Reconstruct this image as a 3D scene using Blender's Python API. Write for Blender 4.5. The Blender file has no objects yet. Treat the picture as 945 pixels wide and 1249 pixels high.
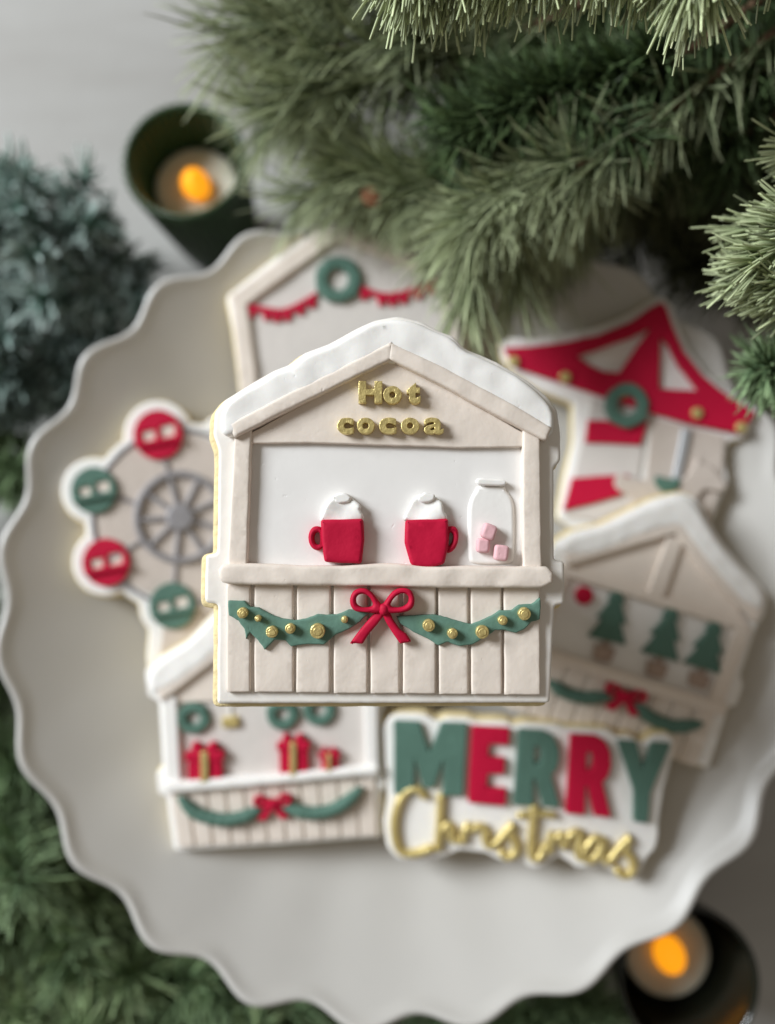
import bpy, math, random
import numpy as np
from mathutils import Vector, Matrix, Euler
from mathutils.geometry import tessellate_polygon, delaunay_2d_cdt
from mathutils import noise as mnoise

R = math.radians
random.seed(7)
rng = np.random.default_rng(11)
SC = bpy.context.scene
COL = SC.collection

# ------------------------------------------------------------------ camera, light, exposure
FPX, W0, H0 = 900.0, 945.0, 1249.0          # focal length in photograph pixels
TILT = R(6.7)
CAMZ = 0.335
cam_d = bpy.data.cameras.new('camera')
cam = bpy.data.objects.new('camera', cam_d); COL.objects.link(cam)
cam.location = (0, 0, CAMZ); cam.rotation_euler = (TILT, 0, 0)
cam_d.sensor_fit = 'VERTICAL'; cam_d.sensor_height = 36.0; cam_d.sensor_width = 36.0
cam_d.lens = FPX / H0 * 36.0
cam_d.clip_start = 0.005; cam_d.clip_end = 60
cam_d.dof.use_dof = True; cam_d.dof.focus_distance = 0.190; cam_d.dof.aperture_fstop = 3.7
SC.camera = cam

world = bpy.data.worlds.new('World'); SC.world = world; world.use_nodes = True
bg = world.node_tree.nodes['Background']
bg.inputs[0].default_value = (1.0, 0.90, 0.77, 1); bg.inputs[1].default_value = 0.215

def area(name, loc, target, sx, sy, power, col):
    d = bpy.data.lights.new(name, 'AREA'); d.shape = 'RECTANGLE'; d.size = sx; d.size_y = sy
    d.energy = power; d.color = col
    o = bpy.data.objects.new(name, d); COL.objects.link(o); o.location = loc
    o.rotation_euler = (Vector(target) - Vector(loc)).to_track_quat('-Z', 'Y').to_euler()
    return o
area('window_light', (-1.74, 0.80, 1.30), (0.0, 0.0, 0.05), 0.9, 0.9, 78.0, (0.905, 0.96, 1.0))

SC.render.engine = 'CYCLES'
SC.cycles.use_denoising = True
SC.cycles.max_bounces = 8
SC.view_settings.view_transform = 'Standard'; SC.view_settings.look = 'None'
SC.view_settings.exposure = 0.0; SC.view_settings.gamma = 1.0
SC.view_settings.use_curve_mapping = False

CAMR = Euler((TILT, 0, 0)).to_matrix()
CAML = Vector((0, 0, CAMZ))
def ray(px, py):
    return CAMR @ Vector(((px - W0 / 2) / FPX, -(py - H0 / 2) / FPX, -1.0))
def at(px, py, z):
    d = ray(px, py); t = (z - CAMZ) / d.z
    return CAML + d * t

# ------------------------------------------------------------------ materials
def lin(c):
    return tuple((v / 255 / 12.92) if v / 255 <= 0.04045 else ((v / 255 + 0.055) / 1.055) ** 2.4 for v in c)
def mat(name, col, rough=0.6, bump=0.25, bscale=220, var=0.06, vscale=90, metal=0.0, sss=0.0, fine=0.3, coat=0.0, spec=0.4):
    m = bpy.data.materials.new(name); m.use_nodes = True
    nt = m.node_tree; b = nt.nodes['Principled BSDF']
    tc = nt.nodes.new('ShaderNodeTexCoord')
    n1 = nt.nodes.new('ShaderNodeTexNoise'); n1.inputs['Scale'].default_value = vscale; n1.inputs['Detail'].default_value = 5
    nt.links.new(tc.outputs['Object'], n1.inputs['Vector'])
    mx = nt.nodes.new('ShaderNodeMix'); mx.data_type = 'RGBA'
    mx.inputs['A'].default_value = (*[max(0, c * (1 - var * 1.6)) for c in col], 1)
    mx.inputs['B'].default_value = (*[min(1, c * (1 + var)) for c in col], 1)
    nt.links.new(n1.outputs['Fac'], mx.inputs['Factor'])
    nt.links.new(mx.outputs['Result'], b.inputs['Base Color'])
    b.inputs['Roughness'].default_value = rough; b.inputs['Metallic'].default_value = metal
    b.inputs['Specular IOR Level'].default_value = spec
    if coat: b.inputs['Coat Weight'].default_value = coat; b.inputs['Coat Roughness'].default_value = 0.32
    if sss:
        b.inputs['Subsurface Weight'].default_value = sss
        b.inputs['Subsurface Radius'].default_value = (1.0, 0.8, 0.6); b.inputs['Subsurface Scale'].default_value = 0.0012
    if bump:
        n2 = nt.nodes.new('ShaderNodeTexNoise'); n2.inputs['Scale'].default_value = bscale; n2.inputs['Detail'].default_value = 3
        n3 = nt.nodes.new('ShaderNodeTexNoise'); n3.inputs['Scale'].default_value = bscale * 9; n3.inputs['Detail'].default_value = 2
        nt.links.new(tc.outputs['Object'], n2.inputs['Vector']); nt.links.new(tc.outputs['Object'], n3.inputs['Vector'])
        b1 = nt.nodes.new('ShaderNodeBump'); b1.inputs['Strength'].default_value = bump; b1.inputs['Distance'].default_value = 0.0012
        b2 = nt.nodes.new('ShaderNodeBump'); b2.inputs['Strength'].default_value = bump * fine; b2.inputs['Distance'].default_value = 0.0003
        nt.links.new(n2.outputs['Fac'], b1.inputs['Height']); nt.links.new(n3.outputs['Fac'], b2.inputs['Height'])
        nt.links.new(b1.outputs['Normal'], b2.inputs['Normal']); nt.links.new(b2.outputs['Normal'], b.inputs['Normal'])
        if 'fondant' in name:
            n4 = nt.nodes.new('ShaderNodeTexNoise'); n4.inputs['Scale'].default_value = 620; n4.inputs['Detail'].default_value = 1
            mr = nt.nodes.new('ShaderNodeMapRange'); mr.inputs['From Min'].default_value = 0.74; mr.inputs['From Max'].default_value = 0.82
            mr.inputs['To Min'].default_value = 1.0; mr.inputs['To Max'].default_value = 0.0
            b3 = nt.nodes.new('ShaderNodeBump'); b3.inputs['Strength'].default_value = 0.3; b3.inputs['Distance'].default_value = 0.00025
            nt.links.new(tc.outputs['Object'], n4.inputs['Vector']); nt.links.new(n4.outputs['Fac'], mr.inputs['Value'])
            nt.links.new(mr.outputs['Result'], b3.inputs['Height']); nt.links.new(b2.outputs['Normal'], b3.inputs['Normal'])
            nt.links.new(b3.outputs['Normal'], b.inputs['Normal'])
    return m
M = {}
M['white'] = mat('white_fondant', (0.90, 0.875, 0.84), 0.62, 0.16, 160, 0.03, sss=0.12)
M['cream'] = mat('cream_fondant', (0.87, 0.825, 0.77), 0.62, 0.2, 160, 0.04, sss=0.12)
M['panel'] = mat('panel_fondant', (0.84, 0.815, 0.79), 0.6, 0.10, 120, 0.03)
M['beige'] = mat('beige_fondant', (0.80, 0.705, 0.62), 0.62, 0.24, 170, 0.05, sss=0.08)
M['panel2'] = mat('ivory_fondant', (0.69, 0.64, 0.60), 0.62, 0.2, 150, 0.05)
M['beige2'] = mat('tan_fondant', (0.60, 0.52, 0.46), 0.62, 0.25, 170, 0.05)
M['biscuit'] = mat('baked_biscuit', (0.84, 0.69, 0.38), 0.8, 0.7, 420, 0.16, 200)
M['red'] = mat('red_fondant', (0.53, 0.006, 0.042), 0.6, 0.24, 200, 0.08, spec=0.2)
M['green'] = mat('green_fondant', (0.095, 0.185, 0.145), 0.65, 0.30, 240, 0.12, spec=0.25)
M['sage'] = mat('sage_fondant', (0.13, 0.245, 0.19), 0.65, 0.30, 240, 0.12, spec=0.25)
M['gold'] = mat('gold_paint', (0.76, 0.61, 0.25), 0.34, 0.42, 650, 0.18, 500, metal=0.55)
M['pink'] = mat('pink_fondant', (0.80, 0.47, 0.50), 0.65, 0.3, 260, 0.06)
M['jar'] = mat('jar_fondant', (0.90, 0.875, 0.84), 0.5, 0.15, 200, 0.03)
M['grey'] = mat('silver_grey_fondant', (0.32, 0.305, 0.315), 0.45, 0.3, 240, 0.12, metal=0.25)
M['brown'] = mat('brown_fondant', (0.42, 0.31, 0.25), 0.65, 0.3, 240, 0.12)
M['silver'] = mat('silver_paint', (0.55, 0.56, 0.58), 0.4, 0.3, 240, 0.08, metal=0.4)
M['plate'] = mat('glazed_ceramic', (0.56, 0.54, 0.51), 0.34, 0.12, 45, 0.05, 25, coat=0.7, spec=0.6)
M['cup'] = mat('white_ceramic', (0.7, 0.69, 0.67), 0.3, 0.05, 60, 0.03)
M['bark'] = mat('twig_bark', (0.13, 0.075, 0.04), 0.85, 0.7, 900, 0.3, 400)
M['wax'] = mat('tea_light_shell', (0.60, 0.58, 0.47), 0.5, 0.1, 200, 0.05, sss=0.3)
def glass_mat(name, col, rough):
    m = mat(name, col, rough, 0.0, var=0.15, vscale=60, spec=0.55)
    b = m.node_tree.nodes['Principled BSDF']
    b.inputs['Transmission Weight'].default_value = 0.25
    return m
M['greenglass'] = glass_mat('dark_green_glass', (0.060, 0.120, 0.052), 0.22)
M['darkglass'] = glass_mat('smoky_dark_glass', (0.014, 0.016, 0.010), 0.15)
def emis(name, col, strength):
    m = bpy.data.materials.new(name); m.use_nodes = True
    b = m.node_tree.nodes['Principled BSDF']
    b.inputs['Base Color'].default_value = (*col, 1); b.inputs['Emission Color'].default_value = (*col, 1)
    b.inputs['Emission Strength'].default_value = strength
    return m
M['flame'] = emis('lit_orange_bulb', (1.0, 0.36, 0.010), 1.0)
def needle_mat():
    m = bpy.data.materials.new('pine_needle'); m.use_nodes = True
    nt = m.node_tree; b = nt.nodes['Principled BSDF']
    a = nt.nodes.new('ShaderNodeAttribute'); a.attribute_name = 'tint'
    nt.links.new(a.outputs['Color'], b.inputs['Base Color'])
    b.inputs['Roughness'].default_value = 0.55; b.inputs['Specular IOR Level'].default_value = 0.35
    return m
M['needle'] = needle_mat()
def table_mat():
    m = mat('washed_table', (0.5, 0.485, 0.46), 0.55, 0.25, 40, 0.05, 9)
    nt = m.node_tree; b = nt.nodes['Principled BSDF']
    tc = nt.nodes.new('ShaderNodeTexCoord'); mp = nt.nodes.new('ShaderNodeMapping')
    mp.inputs['Scale'].default_value = (4, 18, 4); mp.inputs['Rotation'].default_value = (0, 0, 0.5)
    n = nt.nodes.new('ShaderNodeTexNoise'); n.inputs['Scale'].default_value = 1.0; n.inputs['Detail'].default_value = 8
    nt.links.new(tc.outputs['Object'], mp.inputs['Vector']); nt.links.new(mp.outputs['Vector'], n.inputs['Vector'])
    r = nt.nodes.new('ShaderNodeValToRGB')
    r.color_ramp.elements[0].position = 0.3; r.color_ramp.elements[0].color = (0.345, 0.33, 0.31, 1)
    r.color_ramp.elements[1].position = 0.7; r.color_ramp.elements[1].color = (0.46, 0.455, 0.44, 1)
    nt.links.new(n.outputs['Fac'], r.inputs['Fac']); nt.links.new(r.outputs['Color'], b.inputs['Base Color'])
    return m
M['table'] = table_mat()

# ------------------------------------------------------------------ object helpers
def tag(o, label=None, cat=None, group=None, kind=None):
    if label: o['label'] = label
    if cat: o['category'] = cat
    if group: o['group'] = group
    if kind: o['kind'] = kind
    return o
def mesh_obj(name, verts, faces, m, parent=None, smooth=True, flat_faces=None):
    me = bpy.data.meshes.new(name); me.from_pydata(verts, [], faces); me.update()
    if smooth:
        s = np.ones(len(me.polygons), dtype=bool)
        if flat_faces is not None: s[list(flat_faces)] = False
        me.polygons.foreach_set('use_smooth', s)
    me.materials.append(m)
    o = bpy.data.objects.new(name, me); COL.objects.link(o)
    if parent: o.parent = parent
    return o
def empty(name, matrix):
    o = bpy.data.objects.new(name, None); COL.objects.link(o); o.empty_display_size = 0.01
    o.matrix_world = matrix
    return o
class Frame:
    """a cookie's own plane: origin where the pixel's ray meets height z, tilted by rx, ry"""
    def __init__(self, px, py, z, rx=0, ry=0, rz=0):
        self.o = at(px, py, z)
        self.r = Euler((R(rx), R(ry), R(rz)), 'XYZ').to_matrix()
        self.m = Matrix.Translation(self.o) @ self.r.to_4x4()
        self.inv = self.m.inverted()
    def loc(self, px, py, h=0.0):
        a = self.inv @ CAML; d = self.inv.to_3x3() @ ray(px, py)
        t = (h - a.z) / d.z; p = a + d * t
        return (p.x, p.y)
def chaikin(p, n=2):
    for _ in range(n):
        q = []
        for i in range(len(p)):
            a, b = p[i], p[(i + 1) % len(p)]
            q.append((a[0] * .75 + b[0] * .25, a[1] * .75 + b[1] * .25)); q.append((a[0] * .25 + b[0] * .75, a[1] * .25 + b[1] * .75))
        p = q
    return p
def soften(p, rad):
    """round the corners of a polygon by a fixed radius"""
    out = []; n = len(p)
    for i in range(n):
        a, b, c = Vector(p[i - 1]), Vector(p[i]), Vector(p[(i + 1) % n])
        u, v = a - b, c - b
        ru = min(rad, u.length * .45); rv = min(rad, v.length * .45)
        s, e = b + u.normalized() * ru, b + v.normalized() * rv
        for k in range(4):
            t = k / 3
            out.append(tuple(s * (1 - t) ** 2 + b * 2 * t * (1 - t) + e * t * t))
    return out
def dense(p, step):
    out = []
    for i in range(len(p)):
        a, b = Vector(p[i]), Vector(p[(i + 1) % len(p)])
        k = max(1, int((b - a).length / step))
        for j in range(k): out.append(tuple(a.lerp(b, j / k)))
    return out
def sarea(p):
    return sum(p[i - 1][0] * p[i][1] - p[i][0] * p[i - 1][1] for i in range(len(p))) / 2
def inset(p, d):
    if abs(d) < 1e-9: return list(p)
    out = []; n = len(p)
    for i in range(n):
        a, b, c = Vector(p[i - 1]), Vector(p[i]), Vector(p[(i + 1) % n])
        u = (b - a); v = (c - b)
        if u.length < 1e-9 or v.length < 1e-9: out.append(p[i]); continue
        u.normalize(); v.normalize()
        n1, n2 = Vector((-u.y, u.x)), Vector((-v.y, v.x))
        m_ = n1 + n2
        if m_.length < 1e-6: m_ = n1
        m_.normalize(); k = min(1.6, 1 / max(0.4, m_.dot(n1)))
        q = b + m_ * d * k; out.append((q.x, q.y))
    return out
def slab(name, loops, z0, z1, bev, m, parent, seg=3, jit=0.0, step=0.0012, sag=0.0):
    """solid plate of a 2-D outline (first loop) with holes, rounded at its upper edge"""
    L = []
    for i, lp in enumerate(loops):
        lp = list(lp)
        if (sarea(lp) > 0) != (i == 0): lp = lp[::-1]
        lp = dense(lp, step)
        if jit:
            s = random.random() * 50
            q = []
            for x, y in lp:
                v = mnoise.noise_vector(Vector((x * 260 + s, y * 260, s)))
                w = mnoise.noise_vector(Vector((x * 900 + s, y * 900, s)))
                q.append((x + (v.x + .35 * w.x) * jit, y + (v.y + .35 * w.y) * jit))
            lp = q
        L.append(lp)
    bev = min(bev, (z1 - z0) * 0.95)
    rings = [(bev * 0.15, z0), (0.0, z0 + min(bev * .3, (z1 - z0) * .3))]
    for k in range(seg + 1):
        a = k / seg * math.pi / 2
        rings.append((bev * (1 - math.cos(a)), z1 - bev + bev * math.sin(a)))
    verts = []; faces = []; tops = []; idx_top = []
    sd = random.random() * 90
    for lp in L:
        n = len(lp); base = len(verts)
        for d, z in rings:
            for (x, y) in inset(lp, d):
                dz = sag * mnoise.noise(Vector((x * 180 + sd, y * 180, sd))) if z > z0 else 0
                verts.append((x, y, z + dz))
        for r in range(len(rings) - 1):
            for i in range(n):
                j = (i + 1) % n
                faces.append((base + r * n + i, base + r * n + j, base + (r + 1) * n + j, base + (r + 1) * n + i))
        tb = base + (len(rings) - 1) * n
        tops.append([Vector((verts[tb + i][0], verts[tb + i][1], 0)) for i in range(n)])
        idx_top += [tb + i for i in range(n)]
    nf = len(faces)
    done = False
    if sag:
        pts = [Vector((p.x, p.y)) for tp in tops for p in tp]; edges = []; k0 = 0
        for tp in tops:
            edges += [(k0 + i, k0 + (i + 1) % len(tp)) for i in range(len(tp))]; k0 += len(tp)
        xs_ = [p.x for p in pts]; ys_ = [p.y for p in pts]; g = 0.0013; nb = len(pts)
        E0 = np.array([(pts[a].x, pts[a].y) for a, b in edges]); E1 = np.array([(pts[b].x, pts[b].y) for a, b in edges])
        def inside(x, y):
            c1 = (E0[:, 1] > y) != (E1[:, 1] > y)
            dy = np.where(np.abs(E1[:, 1] - E0[:, 1]) < 1e-12, 1e-12, E1[:, 1] - E0[:, 1])
            return (np.sum(c1 & (x < (E1[:, 0] - E0[:, 0]) * (y - E0[:, 1]) / dy + E0[:, 0])) % 2) == 1
        y = min(ys_)
        while y < max(ys_):
            x = min(xs_)
            while x < max(xs_):
                qx, qy = x + random.uniform(-.3, .3) * g, y + random.uniform(-.3, .3) * g; x += g
                if inside(qx, qy): pts.append(Vector((qx, qy)))
            y += g
        try:
            vo, _, fo, ov, _, _ = delaunay_2d_cdt(pts, edges, [], 0, 1e-7, True)
            mp_ = {}; top_z = rings[-1][1]; newf = []
            for f_ in fo:
                if not inside(sum(vo[k].x for k in f_) / len(f_), sum(vo[k].y for k in f_) / len(f_)): continue
                q = []
                for k in f_:
                    if k not in mp_:
                        src = [w for w in ov[k] if w < nb]
                        if src: mp_[k] = idx_top[src[0]]
                        else:
                            x, y = vo[k]
                            mp_[k] = len(verts)
                            verts.append((x, y, top_z + sag * mnoise.noise(Vector((x * 180 + sd, y * 180, sd)))))
                    q.append(mp_[k])
                newf.append(tuple(q))
            faces += newf; nf = len(faces); done = True
        except Exception as ex:
            print('cdt failed', name, ex)
    for t in (tessellate_polygon(tops) if not done else ()):
        a, b, c = (idx_top[k] for k in t)
        va, vb, vc = verts[a], verts[b], verts[c]
        cr = (vb[0] - va[0]) * (vc[1] - va[1]) - (vb[1] - va[1]) * (vc[0] - va[0])
        faces.append((a, b, c) if cr > 0 else (a, c, b))
    bots = []; idxb = []; base = 0
    for lp in L:
        n = len(lp); bots.append([Vector((verts[base + i][0], verts[base + i][1], 0)) for i in range(n)])
        idxb += [base + i for i in range(n)]; base += n * len(rings)
    for t in tessellate_polygon(bots):
        a, b, c = (idxb[k] for k in t)
        va, vb, vc = verts[a], verts[b], verts[c]
        cr = (vb[0] - va[0]) * (vc[1] - va[1]) - (vb[1] - va[1]) * (vc[0] - va[0])
        faces.append((a, c, b) if cr > 0 else (a, b, c))
    return mesh_obj(name, verts, faces, m, parent, True, range(nf, len(faces)))
def piece(F, name, pts, z0, z1, m, parent, bev=0.0005, holes=(), soft=0.0, smooth=0, seg=3, jit=0.00006, step=0.0012, sag=0.0):
    """slab whose outline is read off the photograph, at the height it has on its cookie"""
    loops = []
    for k, lp in enumerate([pts, *holes]):
        q = [F.loc(x, y, z1) for x, y in lp]
        if smooth: q = chaikin(q, smooth)
        if soft: q = soften(q, soft)
        loops.append(q)
    return slab(name, loops, z0, z1, bev, m, parent, seg, jit, step, sag)
def circ(cx, cy, rx, ry=None, n=28, wob=0.0, a0=0):
    ry = ry or rx; s = random.random() * 9
    out = []
    for i in range(n):
        a = a0 + i / n * 2 * math.pi
        k = 1 + wob * mnoise.noise(Vector((math.cos(a) * 1.7 + s, math.sin(a) * 1.7, s)))
        out.append((cx + math.cos(a) * rx * k, cy + math.sin(a) * ry * k))
    return out
def tube_geo(P, rad, ns=10, cap=True):
    P = [Vector(p) for p in P]; n = len(P)
    rad = rad if hasattr(rad, '__len__') else [rad] * n
    verts = []; faces = []
    prev = None
    for i in range(n):
        t = (P[min(i + 1, n - 1)] - P[max(i - 1, 0)]).normalized()
        if prev is None:
            ref = Vector((0, 0, 1)) if abs(t.z) < .9 else Vector((1, 0, 0))
            u = t.cross(ref).normalized()
        else:
            u = (prev - t * prev.dot(t)).normalized()
        prev = u; v = t.cross(u)
        for k in range(ns):
            a = k / ns * 2 * math.pi
            verts.append(tuple(P[i] + (u * math.cos(a) + v * math.sin(a)) * rad[i]))
    for i in range(n - 1):
        for k in range(ns):
            j = (k + 1) % ns
            faces.append((i * ns + k, i * ns + j, (i + 1) * ns + j, (i + 1) * ns + k))
    if cap:
        faces.append(tuple(range(ns - 1, -1, -1))); faces.append(tuple((n - 1) * ns + k for k in range(ns)))
    return verts, faces
def spline(P, per=8):
    P = [Vector(p) for p in P]; out = []
    for i in range(len(P) - 1):
        a, b, c, d = P[max(i - 1, 0)], P[i], P[i + 1], P[min(i + 2, len(P) - 1)]
        for k in range(per):
            t = k / per
            out.append(0.5 * ((2 * b) + (c - a) * t + (2 * a - 5 * b + 4 * c - d) * t * t + (3 * b - 3 * c + d - a) * t ** 3))
    out.append(P[-1]); return out
def rope(F, name, pts, h, rad, m, parent, taper=True, bumpy=0.0):
    p3 = [Vector((*F.loc(x, y, h), h)) for x, y in pts]
    S = spline(p3, 8); n = len(S)
    rr = []
    for i in range(n):
        k = 1.0
        if taper: k = 0.55 + 0.45 * min(1, min(i, n - 1 - i) / (n * .18))
        rr.append(rad * k * (1 + bumpy * math.sin(i * 2.1) * random.uniform(.5, 1)))
    S = [S[0] - (S[1] - S[0]).normalized() * rad * .6] + S + [S[-1] + (S[-1] - S[-2]).normalized() * rad * .6]
    rr = [rr[0] * .35] + rr + [rr[-1] * .35]
    v, f = tube_geo(S, rr, 10)
    return mesh_obj(name, v, f, m, parent)
def lathe(name, prof, m, parent=None, n=64, flutes=0, amp=0.0, fz=None, origin=(0, 0, 0)):
    verts = []; faces = []
    for (r, z) in prof:
        for k in range(n):
            a = k / n * 2 * math.pi
            rr = r
            if flutes and (fz is None or fz(r, z)): rr = r + amp * math.cos(flutes * a)
            verts.append((rr * math.cos(a) + origin[0], rr * math.sin(a) + origin[1], z + origin[2]))
    for i in range(len(prof) - 1):
        for k in range(n):
            j = (k + 1) % n
            faces.append((i * n + k, i * n + j, (i + 1) * n + j, (i + 1) * n + k))
    return mesh_obj(name, verts, faces, m, parent)

# ------------------------------------------------------------------ table and plate
TZ = -0.050          # the plate stands on a foot, its floor near z = 0
t = mesh_obj('table_top', [(-1.5, -1.5, TZ), (1.5, -1.5, TZ), (1.5, 1.5, TZ), (-1.5, 1.5, TZ)], [(0, 1, 2, 3)], M['table'])
tag(t, kind='structure')

PC = at(495, 720, 0.0425); PC = Vector((PC.x, PC.y, 0))
PFLOOR = 0.0085
def plate_z(s):
    return PFLOOR + 0.034 * max(0, (s - 0.42) / 0.58) ** 1.8
def make_plate():
    R0 = 0.1580; LOB = 24; PH = R(9.0); n = LOB * 14
    prof = []                                   # (radius fraction, z, ripple weight)
    for i in range(1, 45):
        s = i / 44
        k = max(0, (s - 0.55) / 0.45)
        prof.append((s * 0.985, plate_z(s), k ** 2.1))
    prof += [(0.990, 0.0438, 1), (0.997, 0.0444, 1), (1.004, 0.0441, 1), (1.009, 0.0430, 1), (1.009, 0.0416, 1), (1.003, 0.0400, 1), (0.992, 0.0386, 1)]
    for i in range(24, 0, -1):
        s = i / 24 * 0.985
        z = plate_z(s) - 0.0042
        if s < 0.45: z = 0.0030
        prof.append((s, z, max(0, (s - .55) / .45) ** 2.1))
    verts = []; faces = []
    for (s, z, w) in prof:
        for j in range(n):
            th = j / n * 2 * math.pi
            c = math.cos(LOB * (th - PH)); 
            irr = 1 + 0.25 * math.sin(3 * th + 1) 
            rr = s * R0 * (1 + 0.0142 * c * w * irr + 0.004 * math.sin(2 * th + .6) * w)
            zz = z + (0.0015 * c * irr) * w
            verts.append((rr * math.cos(th), rr * math.sin(th), zz))
    m_ = len(prof)
    for i in range(m_ - 1):
        for j in range(n):
            k = (j + 1) % n
            faces.append((i * n + j, i * n + k, (i + 1) * n + k, (i + 1) * n + j))
    c0 = len(verts); verts.append((0, 0, PFLOOR)); verts.append((0, 0, 0.0030))
    for j in range(n):
        k = (j + 1) % n
        faces.append((c0, j, k)[::1]); faces.append((c0 + 1, (m_ - 1) * n + k, (m_ - 1) * n + j))
    o = mesh_obj('serving_plate', verts, faces, M['plate'])
    o.location = PC
    lathe('foot', [(0.072, TZ), (0.073, TZ + 0.003), (0.060, TZ + 0.010), (0.045, -0.020), (0.044, -0.006), (0.058, 0.004)], M['plate'], o, 96)
    tag(o, 'large round off white ceramic plate with a wavy scalloped rim', 'plate')
    return o
make_plate()

# ------------------------------------------------------------------ cookies
BT = 0.0080      # biscuit thickness
FT = 0.0026      # fondant sheet on it
def cookie(name, F, label, group='decorated cookies on the plate'):
    e = empty(name, F.m)
    return tag(e, label, 'cookie', group)
def base(F, e, outline, soft=0.0015, smooth=0, m=None, grow=2.0, shift=(0, 0), bt=BT, ft=FT, bm=None, fb=0.0011):
    """biscuit and the sheet of fondant that covers it"""
    q = [F.loc(x, y, 0) for x, y in outline]
    if smooth: q = chaikin(q, smooth)
    if soft: q = soften(q, soft)
    if sarea(q) < 0: q = q[::-1]
    px = 0.00021 if F is HERO else 0.00034
    g = inset(q, -grow * px)
    g = [(x + shift[0] * px, y - shift[1] * px) for x, y in g]
    slab('biscuit', [g], -ft - bt, -ft + 0.0002, 0.0012, bm or M['biscuit'], e, 3, 0.00012)
    slab('fondant_sheet', [q], -ft, 0.0, fb, m or M['white'], e, 4, 0.0001)

HERO = Frame(468, 640, 0.1435, 5.0, 0.8)

def build_hero():
    F = HERO
    e = cookie('stall_cookie', F, 'raised market stall cookie with gold Hot cocoa lettering, two red mugs and a jar', 'stall cookies')
    out = [(264, 859), (265, 737), (249, 735), (250, 677), (264, 675), (266, 548), (259, 530), (261, 503), (274, 487), (302, 470),
           (332, 452), (353, 444), (370, 430), (401, 419), (431, 402), (456, 390), (485, 385), (513, 391), (535, 403), (552, 409), (567, 425),
           (585, 432), (606, 441), (641, 462), (668, 483), (680, 500), (684, 530), (684, 563), (676, 570), (676, 683), (689, 685), (689, 737),
           (677, 739), (671, 858)]
    base(F, e, out, soft=0.0010, grow=4.2, shift=(-4.5, 3.2), ft=0.0030, fb=0.0010, m=M['cream'])
    # back of the stall
    piece(F, 'back_panel', [(300, 536), (642, 536), (642, 694), (300, 694)], -0.0002, 0.0004, M['panel'], e, 0.0002)
    piece(F, 'gable_panel', [(300, 531), (476, 434), (644, 531), (644, 545), (560, 546), (470, 543), (380, 540), (302, 541)], 0.0002, 0.0020, M['beige'], e, 0.0004, jit=0.0001)
    # posts
    piece(F, 'post', [(286, 522), (307, 520), (304, 600), (301, 694), (277, 694), (281, 610)], 0.0001, 0.0027, M['beige'], e, 0.0006, jit=0.0001, sag=0.0002)
    piece(F, 'post', [(638, 522), (659, 527), (660, 600), (661, 696), (638, 696), (637, 610)], 0.0001, 0.0029, M['beige'], e, 0.0006, jit=0.0001, sag=0.0002)
    # snow and rafters
    snow = [(268, 520), (267, 506), (275, 491), (290, 480), (312, 467), (335, 453), (355, 446), (372, 432), (402, 421), (432, 404), (457, 392),
            (485, 387), (512, 393), (533, 404), (551, 411), (566, 427), (584, 433), (604, 442), (638, 462), (663, 482), (675, 498), (677, 515),
            (674, 531), (660, 535), (640, 520), (600, 494), (478, 427), (380, 474), (300, 522), (282, 532), (270, 530)]
    piece(F, 'snow_roof', snow, 0.0, 0.0041, M['white'], e, 0.0015, smooth=1, seg=6, sag=0.0005, jit=0.00012)
    piece(F, 'rafter', [(279, 517), (330, 490), (400, 455), (478, 416), (480, 437), (400, 476), (340, 506), (285, 534)], 0.0010, 0.0045, M['beige'], e, 0.0008, jit=0.0001, sag=0.0003)
    piece(F, 'rafter', [(475, 416), (540, 447), (610, 484), (674, 521), (667, 538), (600, 503), (540, 470), (474, 437)], 0.0012, 0.0047, M['beige'], e, 0.0008, jit=0.0001, sag=0.0003)
    # planks of the front
    xs = [(276, 305), (310, 357.5), (361, 402.5), (407, 448), (452, 487), (491.5, 531.5), (535.5, 571), (575, 612), (615.5, 659)]
    for i, (a, b) in enumerate(xs):
        yb = 844.5 + (a - 276) / 380 * 4
        d = random.uniform(-1, 1)
        piece(F, 'plank', [(a + d, 712), (b + d * .5, 712), (b - d * .4, yb), (a, yb + random.uniform(-.6, .8))], -0.0002, 0.0015 + random.uniform(0, .0003), M['beige'], e, 0.0005, jit=0.00009, sag=0.00012)
    # counter
    piece(F, 'counter', [(265, 690), (285, 687), (330, 688), (380, 690.5), (430, 690), (460, 687), (490, 688), (530, 692), (560, 690), (600, 691), (640, 691), (675, 691),
                         (675, 718), (620, 717), (560, 718), (500, 716), (440, 715), (370, 714.5), (310, 713.5), (280, 713), (267, 710)], 0.0004, 0.0044, M['beige'], e, 0.0009, smooth=1, jit=0.00012, sag=0.0005)
    # mugs
    def mug(cup, handle, hole, cream, peak):
        m_ = piece(F, 'mug', cup, 0.0003, 0.0040, M['red'], e, 0.0009, soft=0.0007, jit=0.0001, sag=0.0003)
        piece(F, 'handle', handle, 0.0003, 0.0030, M['red'], m_, 0.0008, holes=[hole], smooth=2)
        c_ = piece(F, 'whipped_cream', cream, 0.0003, 0.0029, M['white'], m_, 0.0009, smooth=1, seg=6, jit=0.00045, step=0.0006, sag=0.0011)
        piece(F, 'cream_peak', peak, 0.0020, 0.0034, M['white'], c_, 0.0006, smooth=1, seg=5)
    mug([(391, 634), (443, 632.5), (444.5, 657), (440.5, 687.5), (395.5, 686), (391.5, 657)],
        [(394, 643), (382, 641), (375.5, 650), (376, 663), (383, 672), (394, 671)], [(391, 650), (385, 649), (382, 655), (384, 664), (391, 665)],
        [(390, 637), (390, 628), (396, 617), (403, 608), (412, 602), (424, 602), (432, 609), (440, 616), (439, 622), (443, 627), (442, 637)],
        circ(416, 608, 11, 6.5, 18, .3))
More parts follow.
